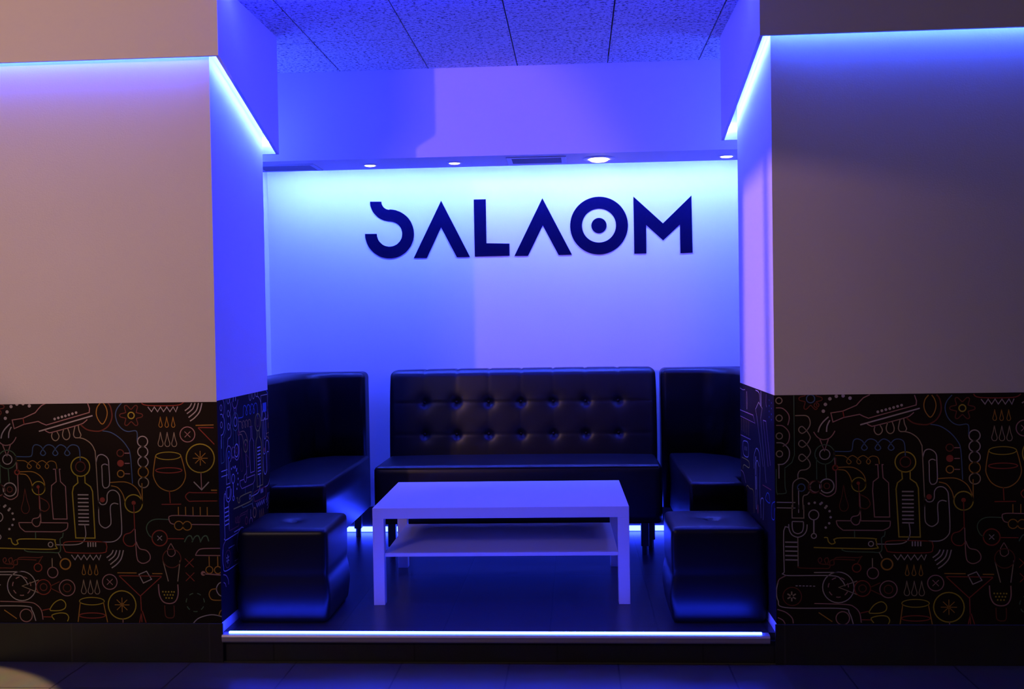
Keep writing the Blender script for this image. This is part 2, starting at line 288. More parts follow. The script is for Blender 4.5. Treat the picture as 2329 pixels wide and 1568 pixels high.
# ------------------------------------------------------------------ wallpaper
PM = '''w 10 D -617 1944 14 14
w 10 D -565 1964 14 14
w 10 D -511 1967 14 14
w 10 D -456 1948 14 14
w 10 D -653 1899 14 14
w 10 D -670 1844 14 14
d 10 O -724 1894 19 19
p 10 L -298 1974 -349 1950 -377 1922 -406 1889 -514 1843 -610 1829 -594 1755 -508 1791 -381 1815 -349 1798 -311 1783 68 1886 71 1920 55 1967
r 10 L -514 1843 -505 1791
w 10 D -236 1834 11 11
w 10 D -204 1843 11 11
w 10 D -172 1851 11 11
w 10 D -141 1859 11 11
w 10 D -110 1868 11 11
w 10 D -79 1877 11 11
w 10 D -47 1886 11 11
w 14 L -377 1730 96 1859
p 10 S -323 1738 -292 1720 -253 1723 -25 1782 26 1806 49 1827
t 10 S -260 1715 -267 1689 -257 1661 -234 1648 -212 1660 -201 1688 -219 1725
t 10 S -157 1752 -171 1700 -161 1669 -139 1656 -115 1668 -107 1699 -123 1752
t 10 S -60 1770 -74 1696 -56 1672 -25 1672 26 1657 77 1619 106 1566 114 1504 131 1059
t 10 S -31 1778 -25 1735 -9 1695 -21 1673
b 10 S -584 1516 -470 1514 -444 1530 -435 1591 -419 1613 -393 1615 -362 1600 -343 1572 -322 1541 -346 1522 -369 1541 -346 1578 -317 1609 -285 1614 -253 1599 -234 1570 -215 1539 -238 1521 -261 1540 -238 1577 -209 1607 -184 1613 -152 1597 -130 1569 -109 1538 -133 1520 -157 1539 -133 1579 -107 1606 -75 1612 -40 1599 -25 1562 -21 1475
o 8 S -578 1482 -514 1479 -489 1465 -451 1430 -470 1412 -489 1431 -473 1462 -451 1478 -425 1475 -374 1430 -390 1411 -408 1430 -393 1461 -368 1476 -343 1476 -298 1435 -314 1410 -331 1429 -311 1460 -285 1475 -253 1471 -234 1453 -228 1409
w 13 S -629 1798 -673 1756 -702 1712 -713 1672
w 13 S -619 1770 -641 1724 -646 1675
p 10 S -749 1676 -724 1638 -692 1616 -660 1613 -622 1625 -594 1655 -579 1683
p 12 L -700 1616 -664 1520 -632 1616
g 10 O -662 1492 79 79
w 10 O -662 1492 41 41
g 10 L -657 1417 -651 1297
w 12 O -648 1234 57 57
d 10 O -648 1234 23 23
p 10 O -737 1229 46 46
p 10 S -587 1525 -581 1404
r 14 O -579 1382 20 20
p 10 S -575 1358 -575 1209 -597 1166 -648 1148 -705 1179
o 10 S -556 1385 -451 1386 -393 1362 -355 1324 -339 1280 -339 1231
o 10 S -556 1367 -501 1360 -470 1325 -451 1276 -449 1238
y 10 O -393 1244 57 57
r 10 D -397 1255 14 14
r 8 L -393 1241 -390 1065
d 7 S -514 1244 -529 1147 -549 1072 -535 1035 -514 1028 -493 1034 -478 1071 -498 1147 -514 1244
p 10 L -262 1405 -240 1405 -236 1299 -278 1266 -283 1193 -270 979 -149 978 -156 1257 -199 1298 -206 1405 -194 1405
y 12 O -21 1425 82 82
d 10 O -21 1425 42 42
y 12 L -51 1350 -46 1288 -85 1256 -97 1207 -77 816 92 814 80 1213 63 1254 16 1287 16 1350
w 14 L -51 1185 43 1184
w 14 L -51 1152 43 1151
w 14 L -51 1119 43 1118
w 14 L -51 1086 43 1085
w 14 L -51 1055 43 1054
w 14 L -51 1022 43 1021
w 14 L -51 991 43 990
w 14 L -51 960 43 959
w 14 L -51 931 43 929
w 10 S 4 930 9 828 -51 763 -262 758
w 10 S 117 1458 134 1515 176 1526 221 1490 228 1416 231 1285 218 1252 198 1242 171 1261 167 1400 167 1433 193 1446 218 1436
w 10 S 130 1138 130 974 142 925 184 900 226 924 235 957 231 1055 238 1096 268 1112 302 1103
w 10 S 137 1122 151 1102 184 1102 204 1129 208 1187 235 1219 277 1219 310 1185 319 1120 327 890 310 825 251 784 151 781
r 10 D 164 1141 22 22
d 14 S -12 1785 39 1744 103 1728 166 1730 230 1769 265 1843 255 1930 230 1968
o 10 S 166 1965 138 1929 129 1876 144 1826 179 1786 211 1825 225 1881 214 1931 192 1965
b 10 S 179 1729 255 1713 331 1663 389 1594 417 1519 430 1277
b 10 S 351 1963 312 1917 296 1862 312 1793 351 1743 401 1721 475 1723 479 1642
d 10 Sc 527 1867 527 1845 484 1833 478 1824 489 1782 469 1771 438 1801 426 1801 394 1772 375 1783 385 1825 380 1835 337 1847 337 1869 380 1880 385 1890 375 1932 394 1943 426 1912 438 1912 469 1942 489 1931 478 1889 484 1879
y 12 O 432 1857 27 27
w 11 O 526 1635 44 44
w 11 O 526 1548 44 44
w 11 O 526 1461 44 44
o 11 O 526 1375 44 44
t 11 O 526 1286 44 44
o 10 L 512 1281 512 1117
d 11 O 330 1538 29 29
p 10 L 366 1537 410 1537
r 11 D 330 1451 29 29
p 10 L 366 1450 410 1450
o 11 O 330 1362 29 29
p 10 L 366 1362 410 1361
o 10 S 235 1288 369 1291 453 1249 495 1183 512 1101
o 10 S 243 1260 302 1243 344 1185 361 1119
y 12 O 436 1107 76 76
r 10 D 436 1113 18 18
r 10 L 436 1102 440 889
r 10 S 440 897 403 860 352 841 339 791 369 750 420 745 445 774
p 10 S 443 889 452 659 478 606 521 599 563 625 568 666 537 707 478 724 450 782
w 10 L 579 1928 610 1887 635 1927 662 1886 689 1927 714 1886 743 1926 769 1885 798 1926 820 1884 837 1928
r 10 S 521 1970 571 1941 823 1938 891 1965
w 12 S 958 1956 941 1924 899 1892
w 12 S 988 1956 966 1907 916 1867
w 12 S 1017 1956 995 1890 929 1834
w 12 S 1047 1955 1025 1882 983 1833 941 1804
o 7 S 685 1845 679 1804 670 1773 676 1758 685 1755 694 1757 700 1773 692 1804 685 1845
o 7 S 739 1844 733 1804 724 1772 730 1757 739 1754 748 1757 754 1772 746 1804 739 1844
o 7 S 795 1844 788 1803 780 1772 786 1756 795 1753 804 1756 810 1771 801 1803 795 1844
t 7 S 682 1714 672 1659 660 1616 669 1595 682 1591 695 1594 704 1615 692 1658 682 1714
t 7 S 741 1713 731 1658 719 1615 728 1594 741 1590 754 1594 763 1614 750 1658 741 1713
t 7 S 800 1712 790 1657 778 1614 787 1593 800 1589 813 1593 822 1614 809 1657 800 1712
y 9 O 746 1511 109 32
o 10 S 635 1509 616 1395 616 1329 655 1255 722 1216 790 1216 857 1261 891 1334 882 1408 857 1507
r 10 L 749 1216 754 1109
r 10 L 679 1099 848 1100
r 10 O 748 1388 114 22
p 10 O 916 1691 64 64
p 8 L 891 1716 941 1666
p 8 L 891 1667 941 1716
o 10 L 988 1767 1143 1769
r 10 L 1008 1748 1143 1746
r 10 L 1008 1748 1146 1605
y 12 O 1022 1488 121 121
o 8 L 958 1489 1086 1488
o 8 L 977 1533 1067 1444
o 8 L 1022 1551 1022 1426
o 8 L 1067 1532 977 1445
p 10 L 1025 1369 1028 1226
w 12 L 961 1289 1028 1221 1092 1287
r 10 S 1160 1195 958 1197 916 1198 887 1165 916 1126 958 1125 1160 1126
o 14 L 1109 1217 1160 1216
o 10 L 823 1077 823 1007
o 10 L 885 1077 885 1006
o 10 L 949 1076 949 1005
o 10 L 1012 1075 1012 1005
o 10 L 1072 1074 1072 1004
p 10 S 1176 998 958 1000 764 1003 739 975 756 937 790 930
p 10 L 933 927 1176 924
o 10 O 823 918 37 37
o 10 O 896 916 37 37
g 10 S 736 970 621 972 563 945 542 896 563 838 596 813
r 12 O 655 812 66 66
w 8 L 635 832 675 792
w 8 L 635 793 675 832
r 10 L 719 808 865 806
g 12 S 869 777 896 824 926 830 943 784
g 12 S 934 776 961 823 991 830 1008 783
g 12 S 1005 775 1032 822 1062 829 1079 783
p 8 S 751 767 722 713 726 669 756 655 786 679 781 712 751 767
d 10 O 756 639 79 79
t 10 L 680 615 722 443
t 10 L 827 622 803 442
p 12 S 635 419 642 329 672 271 726 254 776 270 803 327 803 417
y 10 D 672 355 7 7
y 10 D 697 354 7 7
y 10 D 722 354 7 7
y 10 D 748 354 7 7
y 10 D 769 353 7 7
y 10 D 685 328 7 7
y 10 D 711 328 7 7
y 10 D 736 328 7 7
y 10 D 759 327 7 7
y 10 D 699 302 7 7
y 10 D 724 301 7 7
y 10 D 749 301 7 7
d 10 S 685 238 692 148 731 131 764 147 766 237
r 8 L 870 637 944 564
r 8 L 870 565 944 637
r 8 L 874 518 948 445
r 8 L 874 446 948 517
g 10 d 951 264 79 79
p 10 S 1176 724 1025 721 983 702 961 664
p 10 L 961 664 1185 662
o 10 L 1079 655 1079 569
o 10 O 1079 540 30 30
o 10 L 1153 654 1153 568
o 10 O 1153 539 30 30
p 13 L 1025 508 1193 496
p 10 D 1025 511 20 20
w 10 S 1213 442 1160 426 1136 377 1160 327 1213 309
o 10 S 1143 380 1092 372 1072 332 1092 290 1143 282 1202 284
w 10 S 924 79 975 128 1059 155 1126 156 1210 133
o 10 S 1151 150 1168 191 1210 215
w 10 L -119 671 -88 629 -63 670 -36 629 -9 669 16 628 45 669 71 627 100 668 122 627 139 671
r 10 Sc -144 784 -186 757 -177 716 -135 691 151 687 189 719 189 757 151 781
w 13 L 29 779 29 739
w 13 L 51 779 51 739
w 13 L 73 778 73 739
w 13 L 95 778 95 739
w 12 S 248 711 231 678 189 646
w 12 S 278 710 256 661 206 621
w 12 S 307 710 285 645 219 588
w 12 S 337 710 315 636 273 587 231 558
o 7 S -14 591 -21 550 -29 519 -23 503 -14 501 -5 503 1 518 -8 550 -14 591
o 7 S 40 590 33 550 24 518 30 503 40 500 49 503 55 518 46 549 40 590
o 7 S 95 589 88 549 80 517 86 502 95 499 104 502 110 517 102 549 95 589
t 7 S -18 460 -27 404 -40 362 -31 341 -18 337 -5 340 4 361 -8 404 -18 460
t 7 S 41 459 32 404 19 361 28 340 41 336 54 339 63 360 51 403 41 459
t 7 S 100 458 90 403 78 360 87 339 100 335 113 339 122 360 110 403 100 458
p 10 O 211 439 64 64
p 8 L 186 464 236 414
p 8 L 186 415 236 463
o 10 L 280 517 448 515
o 10 L 583 510 672 509
r 10 L 293 492 663 487
r 10 L 293 492 475 318 663 484
r 10 L 478 318 484 93
r 10 L 484 191 463 88
r 10 L 489 191 521 87
w 10 Lc 576 461 534 530 467 503 504 429
y 12 O 314 242 121 121
o 8 L 250 243 378 242
o 8 L 268 287 359 198
o 8 L 314 305 314 180
o 8 L 359 286 268 199
p 10 L 319 128 319 70
y 9 O 50 274 109 32
o 10 L -51 268 -75 95
o 10 L 151 266 184 92
r 10 O 51 151 114 22
y 10 Sc -320 201 -278 261 -219 287 -182 257 -186 216 -228 195 -295 192
y 10 S -283 114 -304 152 -236 172 -177 166 -156 133 -169 101
r 10 L -388 194 -320 209
r 10 L -379 139 -304 138
p 10 S -576 950 -564 909 -522 872
p 10 L -522 872 -203 869
p 10 S -203 869 -152 896 -144 945
p 10 L -576 950 -455 949
p 10 L -383 948 -144 945
p 10 S -379 1062 -396 997 -447 981 -458 949 -430 916 -396 923 -383 964
p 10 L -388 1177 -379 948
d 10 S -379 1161 -320 1127 -304 1078 -337 1046 -374 1054
g 10 L -430 870 -430 809
g 10 S -186 863 -194 822 -216 806 -219 700 -304 693 -505 700 -531 720
y 11 S -758 731 -287 720 -256 749 -262 791 -287 804 -573 807 -586 770 -615 759 -640 779 -648 812 -674 812
w 10 O -300 760 20 20
t 10 L -236 692 -211 642
o 15 O -174 593 45 45
d 10 S -660 599 -674 632 -648 648 -640 620 -648 593 -598 590 -581 647 -404 648 -371 661
d 10 S -648 593 -707 599 -724 632 -704 648 -694 624 -716 599
d 10 L -379 653 -413 596
r 10 O -416 563 34 34
t 10 L -290 643 -290 566
p 10 O -287 520 45 45
w 10 O -564 404 126 126
p 10 d -564 404 81 81
w 10 L -758 526 -564 527
p 10 S -758 272 -505 264 -438 243 -396 194 -383 115
t 10 L -413 456 -561 404 -413 345
r 10 O -371 395 64 64
d 10 O -371 395 30 30
d 10 L -312 403 -228 442
d 10 L -312 386 -219 342
p 10 O -164 388 69 69
d 10 O -164 388 34 34
o 10 L -724 198 -615 123
p 10 O -531 151 54 54
w 10 D -690 1096 10 10
w 10 D -652 1069 10 10
w 10 D -628 1028 10 10
w 10 D -620 978 10 10
w 10 D -632 929 10 10
w 10 D -660 894 10 10
g 8 L -905 1975 -905 1490 -926 1428 -986 1380
t 10 O -1025 1934 25 25
t 10 O -1025 1791 25 25
t 10 O -1025 1645 25 25
t 10 O -1025 1499 25 25
p 10 S -1049 1732 -998 1728 -956 1690 -943 1646 -956 1591 -998 1560
w 10 S -1049 1590 -998 1585 -953 1541 -945 1497 -956 1454 -992 1417 -1040 1412
p 10 S -1049 1875 -998 1871 -956 1833 -943 1789 -956 1733
w 10 L -1031 1409 -1031 1297
g 8 S -1052 1375 -1052 1189 -1034 1173 -986 1175 -974 1187 -983 1237 -983 1374
t 10 S -896 1810 -806 1808 -779 1773 -779 1730 -806 1687 -842 1664 -866 1682 -866 1707 -842 1722 -806 1687 -779 1643 -779 1618 -806 1575 -842 1551 -869 1570 -866 1595 -842 1608 -806 1575 -779 1531 -779 1500 -806 1463 -842 1436 -869 1455 -866 1483 -842 1495 -806 1463 -782 1425 -782 1394 -812 1370 -860 1362 -878 1334 -878 1297
b 10 O -771 1946 33 33
d 10 Sc -682 1955 -682 1933 -722 1922 -727 1912 -717 1870 -736 1859 -766 1890 -776 1890 -806 1861 -825 1872 -815 1914 -820 1924 -860 1936 -860 1959 -820 1970 -815 1979 -825 2021 -806 2032 -776 2001 -766 2001 -736 2031 -717 2019 -727 1977 -722 1968
g 8 L -728 1467 -728 1287
d 8 L -573 1464 -573 1383
t 10 S -923 1044 -923 1223 -908 1273 -860 1299 -812 1283 -782 1239 -782 1201 -806 1165 -839 1147 -839 1042
b 11 O -853 1222 30 30
w 10 L -875 1216 -875 1043
w 10 L -1052 1103 -902 1100
w 10 L -1052 1058 -902 1055
d 10 O -746 1226 51 51
w 10 D -793 1091 10 10
w 10 D -746 1098 10 10
w 10 D -701 1087 10 10
w 10 D -662 1056 10 10
t 10 L -929 1081 -929 974 -835 972 -835 1079
w 10 L -876 1080 -876 1015
w 10 S -929 945 -929 900 -919 861 -885 845 -851 860 -839 898 -839 943
w 10 L -929 945 -839 943
w 10 S -957 923 -954 881 -932 836 -885 816 -839 834 -814 872 -809 920
w 10 O -755 998 40 40
w 14 L -755 954 -756 848
w 10 O -756 826 20 20
w 13 L -988 776 -885 774
w 13 L -988 739 -885 737
w 13 L -988 703 -885 701
w 13 L -988 666 -885 664
w 13 L -988 631 -885 629
t 10 L -885 812 -885 577
d 10 S -885 577 -870 564 -702 560 -633 565 -615 629 -428 628
w 10 S -997 528 -997 870 -957 894
w 10 S -1050 439 -1062 375 -1050 297 -988 238 -540 231 -478 194 -447 104
w 10 S -997 528 -982 502 -615 500 -540 466 -509 414
p 10 S -982 502 -1038 471 -1050 439
t 14 L -930 324 -906 310
t 14 L -939 319 -939 290
t 14 L -949 325 -973 311
t 14 L -949 336 -973 351
t 14 L -939 342 -939 370
t 14 L -930 336 -906 350
d 10 O -935 330 75 75
w 10 L -907 417 -890 417
w 10 L -879 417 -862 417
w 10 L -851 416 -834 416
w 10 L -823 415 -806 416
w 10 L -795 415 -778 415
w 10 L -767 414 -750 414
p 10 S -1056 223 -988 199 -938 153 -929 108
p 10 S -1053 156 -1013 135 -994 103'''
PR = '''p 10 L 10318 1696 9558 1710 9456 1646 10324 1636
p 10 L 10338 1450 9712 1470
o 10 L 10230 1624 10240 1500
o 10 L 10120 1626 10130 1498
o 10 L 10012 1628 10022 1496
o 10 L 9906 1632 9916 1492
o 10 L 9802 1634 9812 1490
w 10 Sc 10156 1390 10032 1420 9858 1416 9836 1314 9924 1278 10132 1284
t 10 L 10066 1366 10068 1328
t 10 L 10018 1370 10022 1330
t 10 L 9970 1372 9974 1334
t 10 L 9924 1374 9926 1336
y 10 S 10228 1238 9840 1250 9816 1192 10110 1180 10174 1132
p 10 S 10428 1090 10268 1104 10128 1090 10014 1018
y 10 S 9788 758 10020 754 9974 986 9772 1004 9578 1002 9564 810
w 10 S 9538 1222 9530 1334 9444 1408 9366 1428 9264 1404 9220 1312 9244 1084 9232 952
w 10 O 9438 1108 43 238
w 10 O 9438 1108 16 58
w 10 S 9460 1178 9454 1270 9362 1320 9272 1278
t 10 O 9898 1820 20 83
t 10 L 9072 1306 9348 1702 9420 1776 9260 1852 9088 1812 9168 1718 8936 1186
p 10 L 8834 1338 9046 1712 8912 1716 8732 1362
w 10 S 9200 832 9216 972 9138 1022 9066 998 9102 834
b 10 S 8248 1138 8580 1084 8694 1030 8698 936 8588 940 8540 1040 8250 1092
b 10 D 8754 1908 7 7
b 10 D 8656 1892 7 7
b 10 D 8756 1860 7 7
b 10 D 8658 1846 7 7
b 10 D 8758 1814 7 7
b 10 D 8662 1798 7 7
b 10 D 8762 1766 7 7
b 10 D 8664 1752 7 7
w 10 S 9408 1950 9230 1934 9176 1842
w 10 O 9142 1892 13 65
p 10 L 10302 1912 10118 1906 9996 1916
p 10 S 8888 1950 8904 1872 8872 1840
r 10 L 9106 1142 8708 1162
b 10 Sc 8894 1106 8968 1042 8782 1040 8802 1104
r 10 D 9360 884 22 43'''
COLS = ['bg', 'w', 'y', 'r', 'b', 'g', 'o', 'p', 'd', 't']
def parse(s):
    out = []
    for l in s.strip().splitlines():
        q = l.split(); out.append((q[0], int(q[1]) * .0005, q[2], [float(v) * .0005 for v in q[3:]]))
    return out
def catmull(pts, closed):
    n = len(pts); out = []
    if n < 3: return pts
    rng = range(n if closed else n - 1)
    for i in rng:
        p0 = pts[(i - 1) % n] if closed or i > 0 else pts[0]; p1 = pts[i]; p2 = pts[(i + 1) % n]; p3 = pts[(i + 2) % n] if closed or i + 2 < n else pts[-1]
        L = math.dist(p1, p2); k = max(2, min(8, int(L / .006)))
        for j in range(k):
            t = j / k; a = []
            for c in (0, 1):
                a.append(.5 * (2 * p1[c] + (p2[c] - p0[c]) * t + (2 * p0[c] - 5 * p1[c] + 4 * p2[c] - p3[c]) * t * t + (3 * p1[c] - p0[c] - 3 * p2[c] + p3[c]) * t ** 3))
            out.append(tuple(a))
    if not closed: out.append(pts[-1])
    return out
def ribbon(bm, pts, w, closed, mi, clip, place):
    """flat printed line; pieces outside the clip window are dropped"""
    n = len(pts)
    if n < 2: return
    segs = []
    L = []; R = []
    for i in range(n):
        a = pts[(i - 1) % n] if closed or i > 0 else pts[i]; b = pts[(i + 1) % n] if closed or i < n - 1 else pts[i]
        p = pts[i]; d1 = (p[0] - a[0], p[1] - a[1]); d2 = (b[0] - p[0], b[1] - p[1])
        def nm(d):
            l = math.hypot(*d); return (d[0] / l, d[1] / l) if l > 1e-9 else None
        d1, d2 = nm(d1), nm(d2); d1 = d1 or d2; d2 = d2 or d1
        if d1 is None: return
        tx, ty = d1[0] + d2[0], d1[1] + d2[1]; l = math.hypot(tx, ty)
        if l < .3: tx, ty, l = d2[0], d2[1], 1
        tx, ty = tx / l, ty / l; k = min(1.6, 1 / max(.3, tx * d2[0] + ty * d2[1]))
        L.append((p[0] - ty * w / 2 * k, p[1] + tx * w / 2 * k)); R.append((p[0] + ty * w / 2 * k, p[1] - tx * w / 2 * k))
    u0, u1, v0, v1 = clip
    for i in range(n if closed else n - 1):
        j = (i + 1) % n; q = [L[i], R[i], R[j], L[j]]
        if max(a[0] for a in q) < u0 or min(a[0] for a in q) > u1 or max(a[1] for a in q) < v0 or min(a[1] for a in q) > v1: continue
        poly = clip_poly(q, clip)
        if len(poly) >= 3:
            try: f = bm.faces.new([bm.verts.new(place(*a)) for a in poly]); f.material_index = mi
            except ValueError: pass
def clip_poly(q, clip):
    u0, u1, v0, v1 = clip
    for ax, lim, sg in ((0, u0, 1), (0, u1, -1), (1, v0, 1), (1, v1, -1)):
        out = []
        for i in range(len(q)):
            a, b = q[i], q[(i + 1) % len(q)]; da, db = (a[ax] - lim) * sg, (b[ax] - lim) * sg
            if da >= 0: out.append(a)
            if (da >= 0) != (db >= 0): t = da / (da - db); out.append((a[0] + (b[0] - a[0]) * t, a[1] + (b[1] - a[1]) * t))
        q = out
        if not q: break
    return q
def wallpaper(name, items, shifts, clip, place, parent, label, ws=.80):
    bm = bmesh.new(); u0, u1, v0, v1 = clip
    f = bm.faces.new([bm.verts.new(place(a, b, 0)) for a, b in ((u0, v0), (u1, v0), (u1, v1), (u0, v1))]); f.material_index = 0
    for su, sv in shifts:
        for col, w, t, d in items:
            mi = COLS.index(col); w *= ws
            if t[0] in 'SL':
                pts = [(d[i] + su, d[i + 1] + sv) for i in range(0, len(d), 2)]; cl = t.endswith('c')
                if t[0] == 'S': pts = catmull(pts, cl)
                if len(pts) == 2 and not cl: pts = [pts[0], ((pts[0][0] + pts[1][0]) / 2, (pts[0][1] + pts[1][1]) / 2), pts[1]]
                ribbon(bm, pts, w, cl, mi, clip, place)
            else:
                cx, cy, rx, ry = d[0] + su, d[1] + sv, d[2], d[3]; n = 28
                ring = [(cx + rx * math.cos(2 * math.pi * i / n), cy + ry * math.sin(2 * math.pi * i / n)) for i in range(n)]
                if t == 'O': ribbon(bm, ring, w, True, mi, clip, place)
                elif t == 'd':
                    for i in range(0, n, 4): ribbon(bm, ring[i:i + 3], w, False, mi, clip, place)
                else:
                    poly = clip_poly(ring, clip)
                    if len(poly) >= 3: fc = bm.faces.new([bm.verts.new(place(*a)) for a in poly]); fc.material_index = mi
    o = bm_obj(name, bm, [WPM[c] for c in COLS], parent); o['label'] = label
    return o
pm, pr = parse(PM), parse(PR)
BL, BR = -2.105, 1.330
wallpaper('wallpaper', pm, [(BL, 0), (BL - 1.19, 0)], (FX0, XL + .002, ZPL, ZWP), lambda u, v, k=1: (u, YP - .001 - .0008 * k, v), wl, 'dark wallpaper with line drawings of bottles and glasses')
wallpaper('wallpaper', pm, [(BR, -.007), (BR + 1.19, -.007)], (XR - .002, FX1, ZPL, ZWP), lambda u, v, k=1: (u, YP - .001 - .0008 * k, v), wr, 'dark wallpaper with line drawings of bottles and glasses')
chip = [('t', .005, 'Lc', [.045, .715, .15, .715, .15, .835, .045, .835]), ('b', .055, 'L', [.072, .775, .128, .775])]
wallpaper('wallpaper', pm + chip, [(4.83, .13), (3.64, .13)], (YP - .001, YL2, ZPL, ZWP + .004), lambda u, v, k=1: (XL + .001 + .0008 * k, u, v), wl, 'dark patterned wallpaper on the side of the pillar')
wallpaper('wallpaper', pr, [(0, 0)], (YP - .001, YR2, ZPL, ZWP), lambda u, v, k=1: (XR - .001 - .0008 * k, u, v), wr, 'dark patterned wallpaper on the side of the pillar')
# ------------------------------------------------------------------ lettering
LET={'S': [(-1.151, 2.014),(-1.138, 2.013),(-1.124, 2.011),(-1.111, 2.008),(-1.099, 2.003),(-1.086, 1.998),(-1.075, 1.992),(-1.063, 1.984),(-1.053, 1.976),(-1.043, 1.967),(-1.034, 1.957),(-1.026, 1.946),(-1.019, 1.935),(-1.014, 1.923),(-1.009, 1.911),(-1.005, 1.898),(-1.002, 1.885),(-1.001, 1.872),(-1.0, 1.859),(-1.001, 1.845),(-1.003, 1.832),(-1.006, 1.819),(-1.011, 1.807),(-1.016, 1.795),(-1.022, 1.783),(-1.03, 1.772),(-1.038, 1.762),(-1.047, 1.752),(-1.057, 1.743),(-1.068, 1.736),(-1.079, 1.729),(-1.091, 1.723),(-1.104, 1.718),(-1.117, 1.714),(-1.13, 1.712),(-1.143, 1.71),(-1.157, 1.71),(-1.17, 1.711),(-1.183, 1.713),(-1.196, 1.716),(-1.209, 1.72),(-1.221, 1.725),(-1.233, 1.732),(-1.244, 1.739),(-1.255, 1.747),(-1.265, 1.757),(-1.274, 1.767),(-1.282, 1.777),(-1.289, 1.789),(-1.295, 1.801),(-1.299, 1.813),(-1.303, 1.826),(-1.306, 1.839),(-1.307, 1.852),(-1.308, 1.865),(-1.234, 1.864),(-1.233, 1.857),(-1.233, 1.85),(-1.231, 1.843),(-1.229, 1.837),(-1.227, 1.83),(-1.224, 1.824),(-1.22, 1.818),(-1.216, 1.813),(-1.211, 1.807),(-1.206, 1.803),(-1.201, 1.798),(-1.195, 1.794),(-1.189, 1.791),(-1.182, 1.788),(-1.176, 1.786),(-1.169, 1.785),(-1.162, 1.783),(-1.155, 1.783),(-1.148, 1.783),(-1.141, 1.784),(-1.135, 1.785),(-1.128, 1.787),(-1.121, 1.79),(-1.115, 1.793),(-1.109, 1.796),(-1.104, 1.8),(-1.099, 1.805),(-1.094, 1.81),(-1.089, 1.815),(-1.086, 1.821),(-1.082, 1.827),(-1.079, 1.833),(-1.077, 1.84),(-1.076, 1.846),(-1.075, 1.853),(-1.074, 1.86),(-1.074, 1.867),(-1.075, 1.874),(-1.077, 1.881),(-1.078, 1.887),(-1.081, 1.894),(-1.084, 1.9),(-1.088, 1.906),(-1.092, 1.911),(-1.096, 1.916),(-1.101, 1.921),(-1.107, 1.925),(-1.113, 1.929),(-1.119, 1.932),(-1.125, 1.935),(-1.132, 1.937),(-1.139, 1.939),(-1.145, 1.94),(-1.152, 1.941),(-1.152, 1.941),(-1.164, 1.942),(-1.176, 1.944),(-1.188, 1.947),(-1.199, 1.952),(-1.21, 1.957),(-1.22, 1.963),(-1.229, 1.971),(-1.238, 1.979),(-1.246, 1.988),(-1.253, 1.997),(-1.259, 2.008),(-1.264, 2.019),(-1.268, 2.03),(-1.271, 2.041),(-1.272, 2.053),(-1.272, 2.065),(-1.201, 2.063),(-1.201, 2.057),(-1.2, 2.05),(-1.198, 2.044),(-1.195, 2.038),(-1.191, 2.032),(-1.187, 2.027),(-1.182, 2.023),(-1.176, 2.019),(-1.171, 2.016),(-1.164, 2.014),(-1.158, 2.012),(-1.151, 2.012)], 'A': [(-0.827, 2.06),(-0.653, 1.709),(-0.735, 1.709),(-0.83, 1.895),(-0.922, 1.708),(-1.004, 1.709)], 'L': [(-0.624, 2.063),(-0.549, 2.063),(-0.549, 1.791),(-0.406, 1.786),(-0.407, 1.711),(-0.623, 1.71)], 'A2': [(-0.199, 2.061),(-0.022, 1.71),(-0.104, 1.709),(-0.199, 1.893),(-0.293, 1.708),(-0.377, 1.709)], 'M': [(0.359, 2.058),(0.537, 1.89),(0.712, 2.056),(0.715, 1.707),(0.641, 1.705),(0.64, 1.88),(0.537, 1.786),(0.435, 1.882),(0.434, 1.708),(0.36, 1.708)]}
sign = empty('wall_lettering', (-.29, YW, 1.7)); tag(sign, 'large dark blue lettering SALAOM on the white back wall', 'sign')
def letter(bm, lab):
    o = bm_obj('letter', bm, M_sign, None); o.parent = sign; o.matrix_parent_inverse = Matrix.Translation(-Vector(sign.location)); return o
for k in ('S', 'A', 'L', 'A2'):
    bm = bmesh.new(); prism(bm, LET[k], YW - .004, YW - .0005, axis='y'); letter(bm, k)
bm = bmesh.new(); n = 72; cx, cz = .1465, 1.885
rings = []
for r in (.177, .104):
    for y in (YW - .004, YW - .0005): rings.append([bm.verts.new((cx + r * math.cos(2 * math.pi * i / n), y, cz + r * math.sin(2 * math.pi * i / n))) for i in range(n)])
for a, b in ((0, 1), (2, 3), (0, 2), (1, 3)):
    for i in range(n): bm.faces.new((rings[a][i], rings[a][(i + 1) % n], rings[b][(i + 1) % n], rings[b][i]))
cyl(bm, (cx, YW - .004, cz), .047, .0035, 40, axis='y')
bmesh.ops.recalc_face_normals(bm, faces=bm.faces); letter(bm, 'O')
bm = bmesh.new(); prism(bm, LET['M'], YW - .004, YW - .0005, axis='y'); letter(bm, 'M')
# ------------------------------------------------------------------ downlights and vents in the bulkhead
def local(o, parent):
    o.parent = parent; o.matrix_parent_inverse = Matrix.Translation(-Vector(parent.location)); return o
def downlight(x, y, r, label, big=False):
    e = empty('recessed_downlight', (x, y, ZS)); tag(e, label, 'ceiling light', 'small round downlights in the bulkhead' if not big else None)
    bm = bmesh.new(); R = r * (1.45 if not big else 1.65)
    lathe(bm, [(r, .004), (r, -.004), (r * 1.15, -.007), (R * .96, -.005), (R, -.001), (R, .0), ], (x, y, ZS)); local(bm_obj('trim_ring', bm, M_metal, smooth=True), e)
    bm = bmesh.new(); 
    if big: lathe(bm, [(r * .98, -.004), (r * .92, -.012), (r * .7, -.018), (r * .3, -.021), (.002, -.022)], (x, y, ZS))
    else: lathe(bm, [(r * .97, -.0045), (r * .9, -.008), (r * .4, -.011), (.002, -.012)], (x, y, ZS))
    local(bm_obj('bulb', bm, M_bulb_big if big else M_bulb, smooth=True), e)
M_bulb_big = emis('warm_lamp_large', (1, .82, .80), 16)
